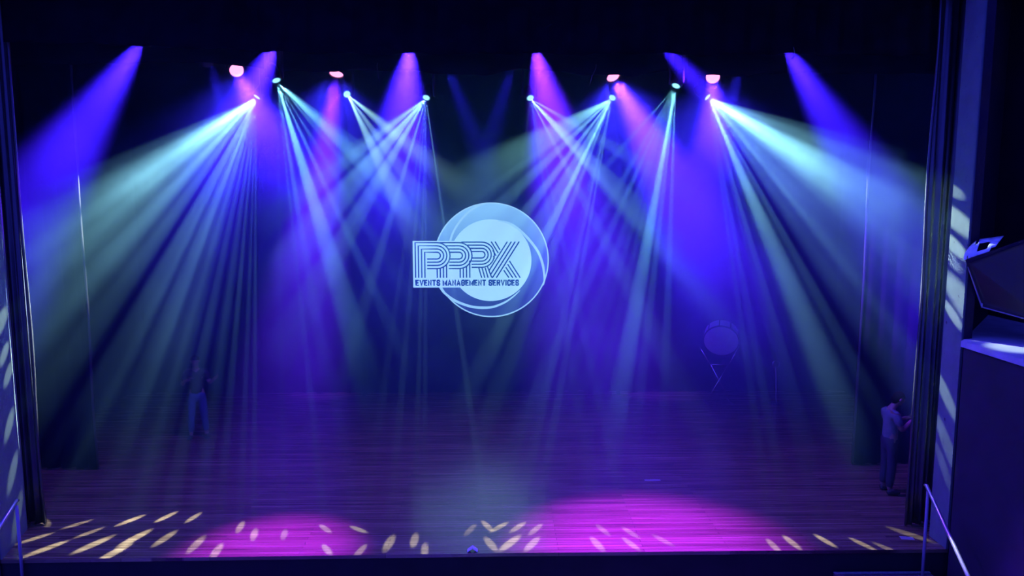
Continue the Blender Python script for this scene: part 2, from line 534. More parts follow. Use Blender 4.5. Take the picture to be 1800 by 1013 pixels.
S8 = PXM / 8.571                    # lettering sketch units
OX, OY = 715 - 864.8, 410 - 456.3   # sketch origin against the logo centre, photograph pixels
def c8(x, y): return ((x / 8.571 + OX) * PXM, -(y / 8.571 + OY) * PXM)
bm = bmesh.new()
SW = 19 * S8
def stroke(pts): ribbon(bm, [c8(*p) for p in pts], SW, -0.0145, 0.004)
def arc(cx_, cy_, r, n=14): return [(cx_ + r * math.sin(PI * k / n), cy_ - r * math.cos(PI * k / n)) for k in range(n + 1)]
for k in range(4):
    stroke([(145 + 47 * k, 660), (145 + 47 * k, 130 + 48 * k)] + arc(470, 325, 195 - 48 * k) + [(320, 520 - 48 * k)])
    ring = arc(800, 325, 195 - 48 * k)
    stroke([((520, 605, 640, 662)[k], 130 + 48 * k)] + ring + [(645 + 4 * k, 520 - 48 * k)])
    ring = arc(1140, 312, 190 - 47 * k)
    stroke([((835, 925, 955, 975)[k], 122 + 47 * k)] + ring + [(988, 502 - 47 * k)])
    stroke([(470 + 47 * k, 660), (470 + 47 * k, (525, 518, 500, 465)[k])])
    stroke([(815 + 48 * k, 660), (815 + 48 * k, (525, 518, 480, 400)[k])])
    if k < 3: stroke([(1095 + 48 * k, 508), (1138 + 48 * k, 660)])
stroke([(1225, 490), (1282, 640)])
stroke([(1252, 545), (1525, 115)])
stroke([(1272, 612), (1585, 115)])
stroke([(1300, 660), (1643, 115)])
stroke([(1358, 660), (1702, 115)])
stroke([(1282, 640), (1300, 660)])
stroke([(1282, 115), (1388, 288)])
stroke([(1340, 115), (1415, 242)])
stroke([(1305, 245), (1355, 328)])
stroke([(1315, 330), (1330, 372)])
stroke([(1555, 405), (1718, 660)])
stroke([(1528, 455), (1662, 660)])
stroke([(1500, 500), (1605, 660)])
stroke([(1470, 545), (1548, 660)])
obj('logo_letters', bm, m_ink, screen)

GLYPH = {   # strokes in a unit cell, y up
    'E': [[(1, 1), (0, 1), (0, 0), (1, 0)], [(0, .5), (.85, .5)]],
    'V': [[(0, 1), (.5, 0), (1, 1)]],
    'N': [[(0, 0), (0, 1), (1, 0), (1, 1)]],
    'T': [[(0, 1), (1, 1)], [(.5, 1), (.5, 0)]],
    'S': [[(1, .74), (1, .88), (.85, 1), (.15, 1), (0, .88), (0, .66), (.12, .56), (.88, .44), (1, .34), (1, .12), (.85, 0), (.15, 0), (0, .12), (0, .26)]],
    'M': [[(0, 0), (0, 1), (.5, .15), (1, 1), (1, 0)]],
    'A': [[(0, 0), (.5, 1), (1, 0)], [(.2, .28), (.8, .28)]],
    'G': [[(1, .72), (1, .86), (.85, 1), (.15, 1), (0, .86), (0, .14), (.15, 0), (.85, 0), (1, .14), (1, .48), (.55, .48)]],
    'R': [[(0, 0), (0, 1), (.85, 1), (1, .88), (1, .62), (.85, .5), (0, .5)], [(.6, .5), (1, 0)]],
    'I': [[(0, 0), (0, 1)]],
    'C': [[(1, .68), (1, .86), (.85, 1), (.15, 1), (0, .86), (0, .14), (.15, 0), (.85, 0), (1, .14), (1, .32)]],
}
WIDTH = {'I': 0, 'M': 47, 'T': 38, 'E': 32, 'V': 42, 'A': 44}
words = 'EVENTS MANAGEMENT SERVICES'
TW = 21                                   # stroke thickness, sketch units
adv = [(30 if ch == ' ' else WIDTH.get(ch, 37) + TW + 7) for ch in words]
kx = (1700 - 143) / (sum(adv) - 7)
bm = bmesh.new(); pen = 143.0
for ch, ad in zip(words, adv):
    if ch != ' ':
        w = WIDTH.get(ch, 37) * kx
        for st_ in GLYPH[ch]:
            pts = [(pen + TW * kx / 2 + x * w, 780 - TW * 0.4 - y * (90 - TW * 0.8)) for x, y in st_]
            # square ends: push the first and last point out a little
            def push(p, q_):
                dx, dy = p[0] - q_[0], p[1] - q_[1]; l = math.hypot(dx, dy) or 1
                return (p[0] + dx / l * TW * 0.38, p[1] + dy / l * TW * 0.38)
            pts = [push(pts[0], pts[1])] + pts[1:-1] + [push(pts[-1], pts[-2])]
            ribbon(bm, [c8(*p) for p in pts], TW * S8, -0.0145, 0.004)
    pen += ad * kx
obj('logo_words', bm, m_ink, screen)

# ------------------------------------------------------------------ lamps
def math_node(nt, op, a, b=None, c=None):
    n = nt.nodes.new('ShaderNodeMath'); n.operation = op
    for i, v in enumerate((a, b, c)):
        if v is None: continue
        if isinstance(v, (int, float)): n.inputs[i].default_value = v
        else: nt.links.new(v, n.inputs[i])
    return n.outputs[0]

def spot(name, parent, loc, direction, energy, color, half_deg, radius, blend=0.5, stretch=1.0, sideways=False):
    l = bpy.data.lights.new(name, 'SPOT')
    l.energy = energy; l.color = color
    l.spot_size = 2 * math.radians(half_deg); l.spot_blend = blend
    l.shadow_soft_size = radius
    o = bpy.data.objects.new(name, l); COL.objects.link(o)
    o.parent = parent
    m_ = Matrix.Translation(loc) @ aim(direction)
    if stretch != 1.0:
        m_ = m_ @ Matrix.Diagonal((stretch, 1.0, 1.0, 1.0) if sideways else (1.0, stretch, 1.0, 1.0))
    o.matrix_local = m_
    return o

STRETCH = 2.3        # the holes in the plates are tear-shaped, longer than wide
def plate_of_holes(t, L0, off, energy, color, holes):
    """one thin ray for each hole of the pattern plate and each added edge ray (point it strikes, size, brightness)"""
    for x, y, z, r, i in holes:
        q = Vector((x, y, z)) - L0
        on_floor = z < 0.01; on_wall = abs(x) > 6.5 or abs(z - 3.0) < 1e-3
        k = FLOOR_R if on_floor else (1.35 if on_wall else RAY_R)
        on_cloth = abs(x) in (6.505, 6.9, 6.93)          # added tall rays that brighten the curtain edges
        e = FLOOR_E if on_floor else (WALL_E if on_wall else 1.0)
        if abs(x) == 6.505: e *= 3.0
        spot('ray', t, off, q - off, energy * i * e, color, math.degrees(math.atan(r * k)), 0.012, 0.8, 9.0 if on_cloth else STRETCH * (1.6 if on_floor else 1.0), on_wall and not on_cloth)

m_lens_white = emit('moving_head_lens', (0.36, 0.86, 0.95), 1.3)
m_lens_ring = emit('moving_head_lens_rim', (0.10, 0.45, 0.60), 0.8)
m_led_pink = emit('pink_led', (1.0, 0.30, 0.62), 2.2)
m_led_violet = emit('violet_led', (0.9, 0.25, 1.0), 1.6)
m_led_blue = emit('blue_led', (0.10, 0.03, 1.0), 1.5)

BAR_Z = 7.42

def moving_head(loc, energy, color, holes, label):
    """hanging spot: clamp and base at the bar, yoke, tilted head with a glowing lens"""
    t = thing('moving_head_light', label, 'stage light', loc, group='moving head lamps')
    L0 = Vector(loc)
    rays = [(Vector(h[:3]) - L0).normalized() for h in holes]
    lo = sum(rays, Vector()).normalized()
    for _ in range(20):                        # centre of the smallest cone holding every ray
        far = min(rays, key=lambda v: v.dot(lo))
        lo = (lo * 0.9 + far * 0.1).normalized()
    d = lo
    half = math.degrees(max(d.angle(v) for v in rays)) + 5
    pan = math.atan2(d.y, d.x)
    Rz = Matrix.Rotation(pan, 4, 'Z')
    up = BAR_Z - loc[2]
    bm = bmesh.new()
    add_box(bm, (-0.14, -0.11, up - 0.17), (0.14, 0.11, up - 0.07), None, 0.012)
    obj('base', bm, M['black_plastic'], t)
    bm = bmesh.new()
    add_tube(bm, [(0, 0, up - 0.07), (0, 0, up - 0.02)], 0.018)
    add_lathe(bm, [(0.025, -0.03), (0.045, -0.03), (0.045, 0.03), (0.025, 0.03), (0.025, -0.03)], 16, Matrix.Translation((0, 0, up)) @ Matrix.Rotation(PI / 2, 4, 'Y'))
    obj('clamp', bm, M['black_metal'], t)
    bm = bmesh.new()
    for s in (-1, 1):
        add_box(bm, (-0.045, s * 0.125 - 0.018, -0.05), (0.045, s * 0.125 + 0.018, up - 0.20), None, 0.01)
    add_box(bm, (-0.06, -0.143, up - 0.22), (0.06, 0.143, up - 0.17), None, 0.01)
    bmesh.ops.transform(bm, matrix=Rz, verts=bm.verts[:])
    obj('yoke', bm, M['black_plastic'], t)
    A = aim(d)
    bm = add_lathe(bmesh.new(), [(0, 0.20), (0.06, 0.19), (0.085, 0.14), (0.095, 0.03), (0.09, -0.07), (0.078, -0.10), (0.07, -0.10), (0.07, -0.085), (0, -0.085)], 24, A)
    h = obj('head', bm, M['black_plastic'], t, smooth=False)
    bm = add_lathe(bmesh.new(), [(0, -0.112), (0.03, -0.108), (0.055, -0.098), (0.055, -0.086), (0, -0.086)], 20, A)
    obj('lens', bm, m_lens_white, h, smooth=True)
    bm = add_lathe(bmesh.new(), [(0.056, -0.088), (0.069, -0.088), (0.069, -0.099), (0.056, -0.099), (0.056, -0.088)], 20, A)
    obj('lens_rim', bm, m_lens_ring, h)
    plate_of_holes(t, L0, d * 0.125, energy, color, holes)
    return t

def par_can(loc, direction, energy, color, width, fill_share, led, label, group, dots=True):
    t = thing('par_light', label, 'stage light', loc, group=group)
    d = Vector(direction).normalized(); A = aim(d)
    up = BAR_Z - loc[2]
    pan = math.atan2(d.x, -d.y) if abs(d.x) + abs(d.y) > 0.05 else 0
    bm = add_lathe(bmesh.new(), [(0, 0.16), (0.07, 0.155), (0.105, 0.11), (0.122, 0.0), (0.128, -0.06), (0.118, -0.06), (0.114, -0.03), (0, -0.03)], 28, A)
    b = obj('body', bm, M['black_plastic'], t)
    bm = add_lathe(bmesh.new(), [(0, -0.042), (0.110, -0.042), (0.112, -0.031), (0, -0.031)], 28, A)
    lens = obj('lens', bm, led, b)
    if dots:                                   # clusters of small LED optics on the face
        bm = bmesh.new()
        for ring_r, n in ((0.0, 1), (0.035, 6), (0.068, 12), (0.096, 18)):
            for k in range(n):
                a = 2 * PI * k / n
                add_lathe(bm, [(0, -0.052), (0.009, -0.049), (0.012, -0.042), (0, -0.042)], 8, A @ Matrix.Translation((ring_r * math.cos(a), ring_r * math.sin(a), 0)))
        obj('led_optics', bm, led, lens)
    bm = bmesh.new()
    ar = [(0.15 * math.cos(a), 0, 0.15 * math.sin(a)) for a in [PI * k / 14 for k in range(15)]]
    add_tube(bm, ar, 0.012, 8)
    bmesh.ops.transform(bm, matrix=Matrix.Rotation(pan, 4, 'Z'), verts=bm.verts[:])
    add_tube(bm, [(0, 0, 0.15), (0, 0, up)], 0.012, 8)
    add_lathe(bm, [(0.025, -0.025), (0.042, -0.025), (0.042, 0.025), (0.025, 0.025), (0.025, -0.025)], 14, Matrix.Translation((0, 0, up)) @ Matrix.Rotation(PI / 2, 4, 'Y'))
    obj('yoke', bm, M['black_metal'], t)
    spot('par_bulb', t, d * 0.075, d, energy, color, math.degrees(math.atan(width * 1.7)), 0.09, 1.0)
    if fill_share:
        spot('haze_fill', t, d * 0.075, (d.x * 0.2, -0.15, -1), energy * fill_share, (0.08, 0.03, 1.0), 62, 0.09, 1.0)  # added wide blue fill to brighten the haze, apart from the lamp's beam
    return t

def lighting_bar(y, x0, x1, label):
    bm = add_tube(bmesh.new(), [(x0, y, BAR_Z), (x1, y, BAR_Z)], 0.025, 12)
    o = obj('lighting_bar', bm, M['black_metal'], smooth=True)
    tag(o, label, 'pipe', 'lighting bars')
    for x in (x0 + 1.5, (x0 + x1) / 2, x1 - 1.5):
        b2 = add_tube(bmesh.new(), [(x, y, BAR_Z + 0.02), (x, y, 8.99)], 0.006, 6)
        obj('suspension_wire', b2, M['black_metal'], o)
lighting_bar(0.8, -6.2, 6.2, 'front lighting bar above the front border curtain')
lighting_bar(1.3, -4.6, 4.8, 'short lighting bar between the two border curtains')
lighting_bar(2.4, -6.2, 6.2, 'lighting bar just behind the second border curtain')
lighting_bar(3.0, -5.6, 5.8, 'rear lighting bar carrying the six even pale blue lamps')

CY = (0.62, 0.88, 0.86)
GR = (0.62, 0.92, 0.72)
HE = 27000
RAY_R = 1.25
FLOOR_R = 0.62
FLOOR_E = 0.62
WALL_E = 0.13
# where each ray of the eight lamps strikes: x, y, z, size, brightness
RAYS = [
    [(-5.54, -0.60, 4.85, 0.018, 0.30), (-5.58, -0.60, 4.43, 0.027, 0.80), (-5.59, -0.60, 4.27, 0.030, 1.00), (-5.60, -0.60, 4.11, 0.027, 0.80), (-5.62, -0.60, 3.89, 0.009, 1.10), (-5.66, -0.60, 3.28, 0.013, 0.60), (-5.52, -0.60, 3.22, 0.019, 0.70), (-5.65, -0.60, 2.25, 0.014, 0.60), (-5.13, -0.60, 1.94, 0.022, 0.70), (-4.80, -0.60, 1.46, 0.018, 0.80), (-4.65, -0.60, 1.46, 0.010, 0.40), (-6.56, -0.00, 3.19, 0.018, 0.80), (-6.56, 0.03, 2.74, 0.012, 0.90), (-6.56, 0.14, 2.47, 0.012, 0.90), (-6.56, 0.00, 1.72, 0.012, 1.00), (-6.56, -0.03, 1.02, 0.012, 1.00), (-6.56, 0.04, 0.40, 0.012, 0.70), (-6.52, 0.55, 0.00, 0.012, 0.30), (-6.01, 0.48, 0.00, 0.014, 0.50), (-5.67, 0.19, 0.00, 0.014, 0.60), (-6.35, 0.02, 0.00, 0.014, 0.60), (-6.00, -0.31, 0.00, 0.018, 1.00), (-5.40, -0.18, 0.00, 0.020, 0.90), (-5.27, 0.61, 0.00, 0.016, 1.00), (-4.78, 0.73, 0.00, 0.015, 0.90), (-4.35, 0.70, 0.00, 0.014, 0.60), (-4.91, 0.01, 0.00, 0.020, 1.10), (-4.47, -0.01, 0.00, 0.018, 0.60), (-4.98, -0.44, 0.00, 0.020, 1.10), (-3.94, -0.20, 0.00, 0.018, 0.50), (-3.57, -0.43, 0.00, 0.016, 0.60), (-3.51, 0.35, 0.00, 0.014, 0.50), (-3.22, 0.10, 0.00, 0.014, 0.50), (-6.505, 0.46, 4.3, 0.008, 5), (-6.505, 0.46, 3.7, 0.009, 9), (-6.505, 0.46, 3.1, 0.009, 9), (-6.505, 0.46, 2.2, 0.008, 5), (-6.93, 2.79, 5.0, 0.007, 4), (-6.93, 2.79, 4.3, 0.007, 5), (-6.93, 2.79, 3.3, 0.006, 2)],
    [(-2.04, -0.50, 3.07, 0.016, 0.40), (-1.55, -0.50, 2.99, 0.030, 1.00), (-1.05, -0.50, 3.14, 0.012, 0.90), (-0.64, -0.50, 4.12, 0.012, 0.50), (-0.28, -0.50, 4.28, 0.030, 0.80), (-0.01, -0.50, 4.47, 0.016, 0.40), (-0.81, -0.50, 3.60, 0.012, 0.40), (-1.29, -0.50, 2.68, 0.012, 0.40), (-2.22, 0.27, 0.00, 0.010, 0.40), (-1.72, 0.24, 0.00, 0.010, 0.50), (-2.04, -0.40, 0.00, 0.014, 0.50), (-2.78, 0.09, 0.00, 0.012, 0.30)],
    [(-0.65, -0.50, 4.21, 0.030, 0.50), (-0.20, -0.50, 5.03, 0.020, 0.40), (0.03, -0.50, 4.96, 0.020, 0.40), (-0.42, -0.50, 4.58, 0.020, 0.40)],
    [(-2.66, -0.50, 4.79, 0.016, 0.30), (-2.56, -0.50, 4.65, 0.018, 0.60), (-2.53, -0.50, 3.11, 0.016, 0.80), (-2.55, -0.50, 3.91, 0.030, 0.50), (-2.37, -0.50, 2.99, 0.016, 0.60), (-1.70, -0.50, 2.60, 0.016, 0.40), (-2.45, -0.50, 4.29, 0.014, 0.50), (0.19, 0.33, 0.00, 0.011, 0.60), (0.25, -0.26, 0.00, 0.016, 0.60), (-0.67, -0.42, 0.00, 0.014, 0.50), (-0.85, -0.12, 0.00, 0.016, 0.50), (-1.20, -0.21, 0.00, 0.018, 0.50), (-1.57, -0.46, 0.00, 0.014, 0.50)],
    [(3.87, -0.50, 2.66, 0.016, 0.50), (3.29, -0.50, 1.54, 0.018, 0.50), (2.67, -0.50, 4.36, 0.016, 0.60), (3.22, -0.50, 3.59, 0.016, 0.50), (2.80, -0.50, 5.03, 0.016, 0.30), (3.55, -0.50, 3.13, 0.014, 0.40), (2.21, -0.50, 4.51, 0.012, 0.50), (1.91, 0.17, 0.00, 0.014, 0.35), (2.31, 0.07, 0.00, 0.014, 0.40), (2.25, -0.29, 0.00, 0.014, 0.50), (1.77, -0.29, 0.00, 0.016, 0.50), (2.73, -0.18, 0.00, 0.014, 0.30), (-0.06, 0.20, 0.00, 0.010, 0.30)],
    [(-0.50, -0.50, 4.83, 0.035, 0.35), (-0.24, -0.50, 4.21, 0.016, 0.60), (-0.02, -0.50, 3.72, 0.014, 0.70), (0.40, -0.50, 3.11, 0.014, 0.80), (-0.07, -0.50, 2.23, 0.016, 0.90), (0.08, -0.50, 1.61, 0.016, 0.50), (-0.35, -0.50, 4.51, 0.014, 0.50), (0.17, -0.50, 3.29, 0.020, 0.40), (0.91, 0.20, 0.00, 0.011, 0.50), (0.65, 0.28, 0.00, 0.011, 0.60), (0.37, 0.29, 0.00, 0.011, 0.60), (0.84, -0.27, 0.00, 0.016, 0.60), (0.53, -0.23, 0.00, 0.018, 0.80)],
    [(2.02, -0.50, 2.27, 0.026, 1.20), (2.29, -0.50, 2.27, 0.016, 0.50), (2.63, -0.50, 2.27, 0.016, 0.40), (0.55, -0.50, 1.51, 0.012, 0.80), (0.99, -0.50, 1.44, 0.012, 0.50), (0.32, -0.50, 2.10, 0.014, 0.40), (-0.20, -0.50, 3.05, 0.014, 0.30), (1.33, -0.50, 1.72, 0.012, 0.40), (1.68, -0.50, 2.03, 0.012, 0.40)],
    [(5.59, -0.60, 5.42, 0.014, 0.35), (5.64, -0.60, 4.77, 0.027, 0.80), (5.64, -0.60, 4.65, 0.030, 1.00), (5.65, -0.60, 4.47, 0.027, 0.80), (5.67, -0.60, 4.23, 0.012, 0.50), (5.72, -0.60, 3.42, 0.022, 0.80), (5.74, -0.60, 3.10, 0.012, 0.50), (5.72, -0.60, 1.73, 0.010, 0.90), (5.24, -0.60, 1.73, 0.024, 0.60), (5.30, -0.60, 1.41, 0.024, 0.70), (4.67, -0.60, 1.41, 0.010, 0.50), (6.64, -0.09, 5.00, 0.016, 0.50), (6.64, -0.19, 4.61, 0.026, 1.10), (6.64, -0.18, 4.26, 0.018, 1.30), (6.64, -0.15, 4.06, 0.014, 0.70), (6.64, -0.23, 2.18, 0.014, 1.10), (6.64, -0.36, 1.48, 0.014, 0.70), (6.64, -0.32, 1.14, 0.010, 0.40), (6.88, -0.57, 3.00, 0.012, 1.50), (7.03, -1.08, 3.00, 0.030, 1.20), (5.83, -0.49, 0.00, 0.014, 0.30), (5.55, -0.35, 0.00, 0.012, 0.50), (5.06, -0.23, 0.00, 0.014, 0.60), (4.56, -0.28, 0.00, 0.015, 0.60), (4.26, -0.38, 0.00, 0.014, 0.50), (6.39, -0.05, 0.00, 0.020, 0.25), (6.505, 0.21, 4.9, 0.009, 8), (6.505, 0.21, 4.4, 0.009, 9), (6.505, 0.21, 3.7, 0.008, 8), (6.505, 0.21, 2.2, 0.007, 4), (6.90, 2.79, 5.0, 0.006, 1.5), (6.90, 2.79, 3.9, 0.006, 1.5)],
]
HEADS = [
    ((-3.80, 3.0, 6.736), 1.0, CY, 'pale blue lamp at the left end of the rear row, rays fanning left'),
    ((-3.037, 1.3, 6.758), 0.9, (0.52, 0.88, 0.90), 'pale blue lamp hung higher on the left, rays fanning down to the right'),
    ((-2.313, 3.0, 6.749), 0.4, (0.9, 1.0, 0.7), 'dimmest pale lamp with a short greenish fan, left of centre'),
    ((-0.882, 3.0, 6.723), 0.8, CY, 'pale blue lamp left of centre with rays crossing down to the left'),
    ((0.904, 3.0, 6.717), 0.8, CY, 'pale blue lamp right of centre with rays crossing down to the right'),
    ((2.407, 3.0, 6.72), 0.9, GR, 'lamp with teal green rays crossing down to the left'),
    ((3.127, 1.3, 6.689), 1.0, (0.52, 0.88, 0.90), 'pale blue lamp hung higher on the right, long rays falling to the stage'),
    ((3.986, 3.0, 6.733), 1.0, CY, 'pale blue lamp at the right end of the rear row, rays fanning right'),
]
for (loc, e, col, lab), holes in zip(HEADS, RAYS):
    moving_head(loc, HE * e, col, holes, lab)

VI = (0.095, 0.011, 1.0)
MG = (0.22, 0.012, 1.0)
PE = 41000
# pink faced pars under the second border
for loc, tgt, e, col, wd, lab in [
    ((-3.99, 2.4, 7.03), (2.0, -8.0, 0), 0.7, VI, 0.10, 'pink round LED lamp seen whole, above the leftmost pale blue lamp'),
    ((-2.325, 2.4, 7.0), (-2.8, -0.55, 0), 0.75, MG, 0.12, 'pink LED lamp left of centre, its upper half hidden by the border'),
    ((2.274, 2.4, 6.96), (5.0, -3.0, 0), 1.2, (0.12, 0.014, 1.0), 0.15, 'pink LED lamp right of centre, mostly hidden by the border'),
    ((3.969, 2.4, 6.94), (1.3, -8.0, 0), 0.6, VI, 0.10, 'pink LED lamp to the right, its top edge cut by the border'),
]:
    par_can(loc, Vector(tgt) - Vector(loc), PE * e, col, wd, 0.045, m_led_pink, lab, 'pink lamps under the second border')
# violet pars along the front bar
for loc, tgt, e, wd, lab in [
    ((-4.73, 0.8, 7.20), (-9.3, 1.5, 1.6), 1.3, 0.16, 'violet lamp at the left end of the front bar, beam thrown down to the left'),
    ((-2.835, 0.8, 7.16), (-5.0, -3.2, 0), 1.0, 0.16, 'violet lamp second from the left on the front bar, beam leaning left'),
    ((-0.902, 0.8, 7.16), (-1.2, -3.2, 0), 1.1, 0.17, 'violet lamp left of centre on the front bar, beam falling nearly straight'),
    ((0.886, 0.8, 7.16), (2.45, -0.45, 0), 1.05, 0.19, 'violet lamp right of centre on the front bar, beam leaning a little right'),
    ((2.706, 0.8, 7.16), (7.2, 2.75, 3.5), 0.7, 0.115, 'violet lamp second from the right on the front bar, beam leaning right'),
    ((4.529, 0.8, 7.16), (8.6, 1.5, 1.6), 0.9, 0.15, 'violet lamp at the right end of the front bar, beam thrown down to the right'),
]:
    par_can(loc, Vector(tgt) - Vector(loc), PE * e, (0.20, 0.012, 1.0) if 'a little right' in lab else VI, wd, 0, m_led_violet, lab, 'violet lamps on the front bar', dots=False)
# dim blue pars hidden behind the second border
for loc, tgt, e, wd, lab in [
    ((-4.454, 2.4, 7.18), (-4.2, 8.0, 0.8), 0.25, 0.08, 'dim blue lamp left of the pink round lamp, with a faint upright beam'),
    ((-0.50, 2.4, 7.12), (1.5, 8.0, 1.9), 0.12, 0.09, 'dim blue lamp at the centre, the left of the crossing pair'),
    ((0.62, 2.4, 7.16), (-1.2, 8.0, 1.9), 0.12, 0.09, 'dim blue lamp at the centre, the right of the crossing pair'),
    ((4.45, 2.4, 7.12), (4.4, 8.0, 0.8), 0.2, 0.10, 'dim blue lamp right of the rightmost pink lamp'),
]:
    par_can(loc, Vector(tgt) - Vector(loc), PE * e, (0.06, 0.02, 1.0), wd, 0, m_led_blue, lab, 'dim blue lamps behind the second border', dots=False)

# ------------------------------------------------------------------ people
def skin_bm(pts, edges, rad, root=0, sub=1):
    """grow a smooth limb surface over a skeleton and hand it back as a bmesh"""
    me = bpy.data.meshes.new('growth')
    me.from_pydata([Vector(p) for p in pts], edges, [])
    o = bpy.data.objects.new('growth', me); COL.objects.link(o)
    sk = o.modifiers.new('skin', 'SKIN')
    sk.use_smooth_shade = True
    for i, v in enumerate(me.skin_vertices[0].data):
        r = rad[i]
        v.radius = (r, r) if not isinstance(r, tuple) else r
        v.use_root = (i == root)
    sb = o.modifiers.new('sub', 'SUBSURF'); sb.levels = sub; sb.render_levels = sub
    dg = bpy.context.evaluated_depsgraph_get()
    m2 = bpy.data.meshes.new_from_object(o.evaluated_get(dg))
    bm = bmesh.new(); bm.from_mesh(m2)
    COL.objects.unlink(o); bpy.data.objects.remove(o); bpy.data.meshes.remove(me); bpy.data.meshes.remove(m2)
    return bm

def join_bm(dst, src):
    me = bpy.data.meshes.new('tmp'); src.to_mesh(me); src.free()
    dst.from_mesh(me); bpy.data.meshes.remove(me)
    return dst

def ellipsoid(bm, c, r, rot=None, seg=14):
    res = bmesh.ops.create_uvsphere(bm, u_segments=seg, v_segments=seg - 4, radius=1)
    m_ = Matrix.Translation(c) @ (rot.to_4x4() if rot is not None else Matrix.Identity(4)) @ Matrix.Diagonal((*r, 1))
    bmesh.ops.transform(bm, matrix=m_, verts=res['verts'])

def person(label, loc, rz, head_pitch, arms, shirt, legwear, stance=0.0):
    """standing figure facing local +X; arms: (elbow, wrist, hand direction, palm normal) for each side"""
    t = thing('person', label, 'person', loc, (0, 0, rz))
    lean = math.radians(head_pitch)
    nk = Vector((0.015, 0, 1.47))
    hd = Matrix.Rotation(lean, 3, 'Y')
    def H(x, y, z): return tuple(nk + Vector((0.02, 0, 0.02)) + hd @ Vector((x, y, z)))
    P = [(0, 0, 0.96), (0.005, 0, 1.10), (0.0, 0, 1.25), (-0.01, 0, 1.36), (0.0, 0, 1.44), tuple(nk), H(0.015, 0, 0.07), H(0.035, 0, 0.13), H(0.03, 0, 0.19)]
    Rr = [(0.11, 0.09), (0.115, 0.09), (0.145, 0.11), (0.15, 0.105), 0.07, 0.056, 0.06, 0.082, 0.078]
    E = [(i, i + 1) for i in range(8)]
    for s in (1, -1):
        el, wr, hdir, pn = arms[0 if s == 1 else 1]
        b = len(P)
        P += [(-0.01, s * 0.12, 1.39), (-0.01, s * 0.185, 1.375), el, wr]
        Rr += [0.07, 0.056, 0.042, 0.029]
        E += [(3, b), (b, b + 1), (b + 1, b + 2), (b + 2, b + 3)]
        h = Vector(hdir).normalized()
        P.append(tuple(Vector(wr) + h * 0.06)); Rr.append((0.036, 0.022)); E.append((b + 3, b + 4))
        b = len(P)
        P += [(0.0, s * 0.09, 0.90), (0.012, s * (0.10 + stance * 0.5), 0.50), (-0.02, s * (0.105 + stance), 0.10), (0.06, s * (0.115 + stance), 0.055), (0.15, s * (0.13 + stance), 0.045)]
        Rr += [0.088, 0.058, 0.04, 0.036, 0.032]
        E += [(0, b), (b, b + 1), (b + 1, b + 2), (b + 2, b + 3), (b + 3, b + 4)]
    body = skin_bm(P, E, Rr, 0, 1)
    # face: brow, nose, lips, eyes and ears
    for c, r in ((H(0.118, 0, 0.135), (0.018, 0.014, 0.024)), (H(0.098, 0, 0.165), (0.02, 0.055, 0.014)), (H(0.103, 0, 0.098), (0.012, 0.026, 0.010)), (H(0.085, 0, 0.07), (0.03, 0.032, 0.022)),
                 (H(0.103, 0.030, 0.148), (0.010, 0.014, 0.009)), (H(0.103, -0.030, 0.148), (0.010, 0.014, 0.009)),
                 (H(0.015, 0.082, 0.135), (0.022, 0.012, 0.032)), (H(0.015, -0.082, 0.135), (0.022, 0.012, 0.032))):
        ellipsoid(body, c, r, hd, 10)
    # fingers
    for s in (1, -1):
        el, wr, hdir, pn = arms[0 if s == 1 else 1]
        h = Vector(hdir).normalized(); n = Vector(pn); n = (n - h * n.dot(h)).normalized(); w = h.cross(n)
        base = Vector(wr) + h * 0.055
        for k, (off, ln) in enumerate(((0.026, 0.070), (0.009, 0.078), (-0.009, 0.073), (-0.025, 0.058))):
            p0 = base + w * off
            p1 = p0 + h * 0.035 + w * off * 0.15
            p2 = p1 + (h * 0.82 + n * 0.5).normalized() * ln * 0.5
            p3 = p2 + (h * 0.45 + n * 0.9).normalized() * ln * 0.42
            join_bm(body, skin_bm([p0, p1, p2, p3], [(0, 1), (1, 2), (2, 3)], [0.010, 0.0095, 0.0085, 0.007], 0, 1))
        p0 = Vector(wr) + h * 0.025 + w * 0.022
        p1 = p0 + (w * 0.8 + h * 0.7 + n * 0.3).normalized() * 0.038
        p2 = p1 + (w * 0.25 + h * 0.8 + n * 0.6).normalized() * 0.032
        join_bm(body, skin_bm([p0, p1, p2], [(0, 1), (1, 2)], [0.012, 0.0105, 0.008], 0, 1))
    obj('body', body, M['skin'], t, smooth=True)
    # hair cap
    bm = bmesh.new()
    ellipsoid(bm, H(0.012, 0, 0.165), (0.098, 0.088, 0.098), hd, 18)
    ellipsoid(bm, H(-0.03, 0, 0.115), (0.062, 0.078, 0.085), hd, 14)
    inv = hd.inverted(); o0 = nk + Vector((0.02, 0, 0.02))
    kill = [v for v in bm.verts if (inv @ (v.co - o0)).x > 0.045 and (inv @ (v.co - o0)).z < 0.185]
    bmesh.ops.delete(bm, geom=kill, context='VERTS')
    obj('hair', bm, M['hair'], t, smooth=True)
    # T-shirt
    SP = [(0, 0, 0.86), (0.005, 0, 1.10), (0.0, 0, 1.25), (-0.01, 0, 1.37), (0.0, 0, 1.445)]
    SR = [(0.165, 0.138), (0.145, 0.12), (0.160, 0.128), (0.162, 0.118), 0.078]
    SE = [(0, 1), (1, 2), (2, 3), (3, 4)]
    for s in (1, -1):
        el = Vector(arms[0 if s == 1 else 1][0]); sh = Vector((-0.01, s * 0.19, 1.375))
        b = len(SP)
        SP += [(-0.01, s * 0.12, 1.392), tuple(sh), tuple(sh.lerp(el, 0.72))]
        SR += [0.085, 0.074, 0.070]
        SE += [(3, b), (b, b + 1), (b + 1, b + 2)]
    obj('shirt', skin_bm(SP, SE, SR, 0, 1), shirt, t, smooth=True)
    TP = [(0, 0, 1.02), (0.0, 0, 0.93)]; TR = [(0.14, 0.115), (0.142, 0.118)]; TE = [(0, 1)]
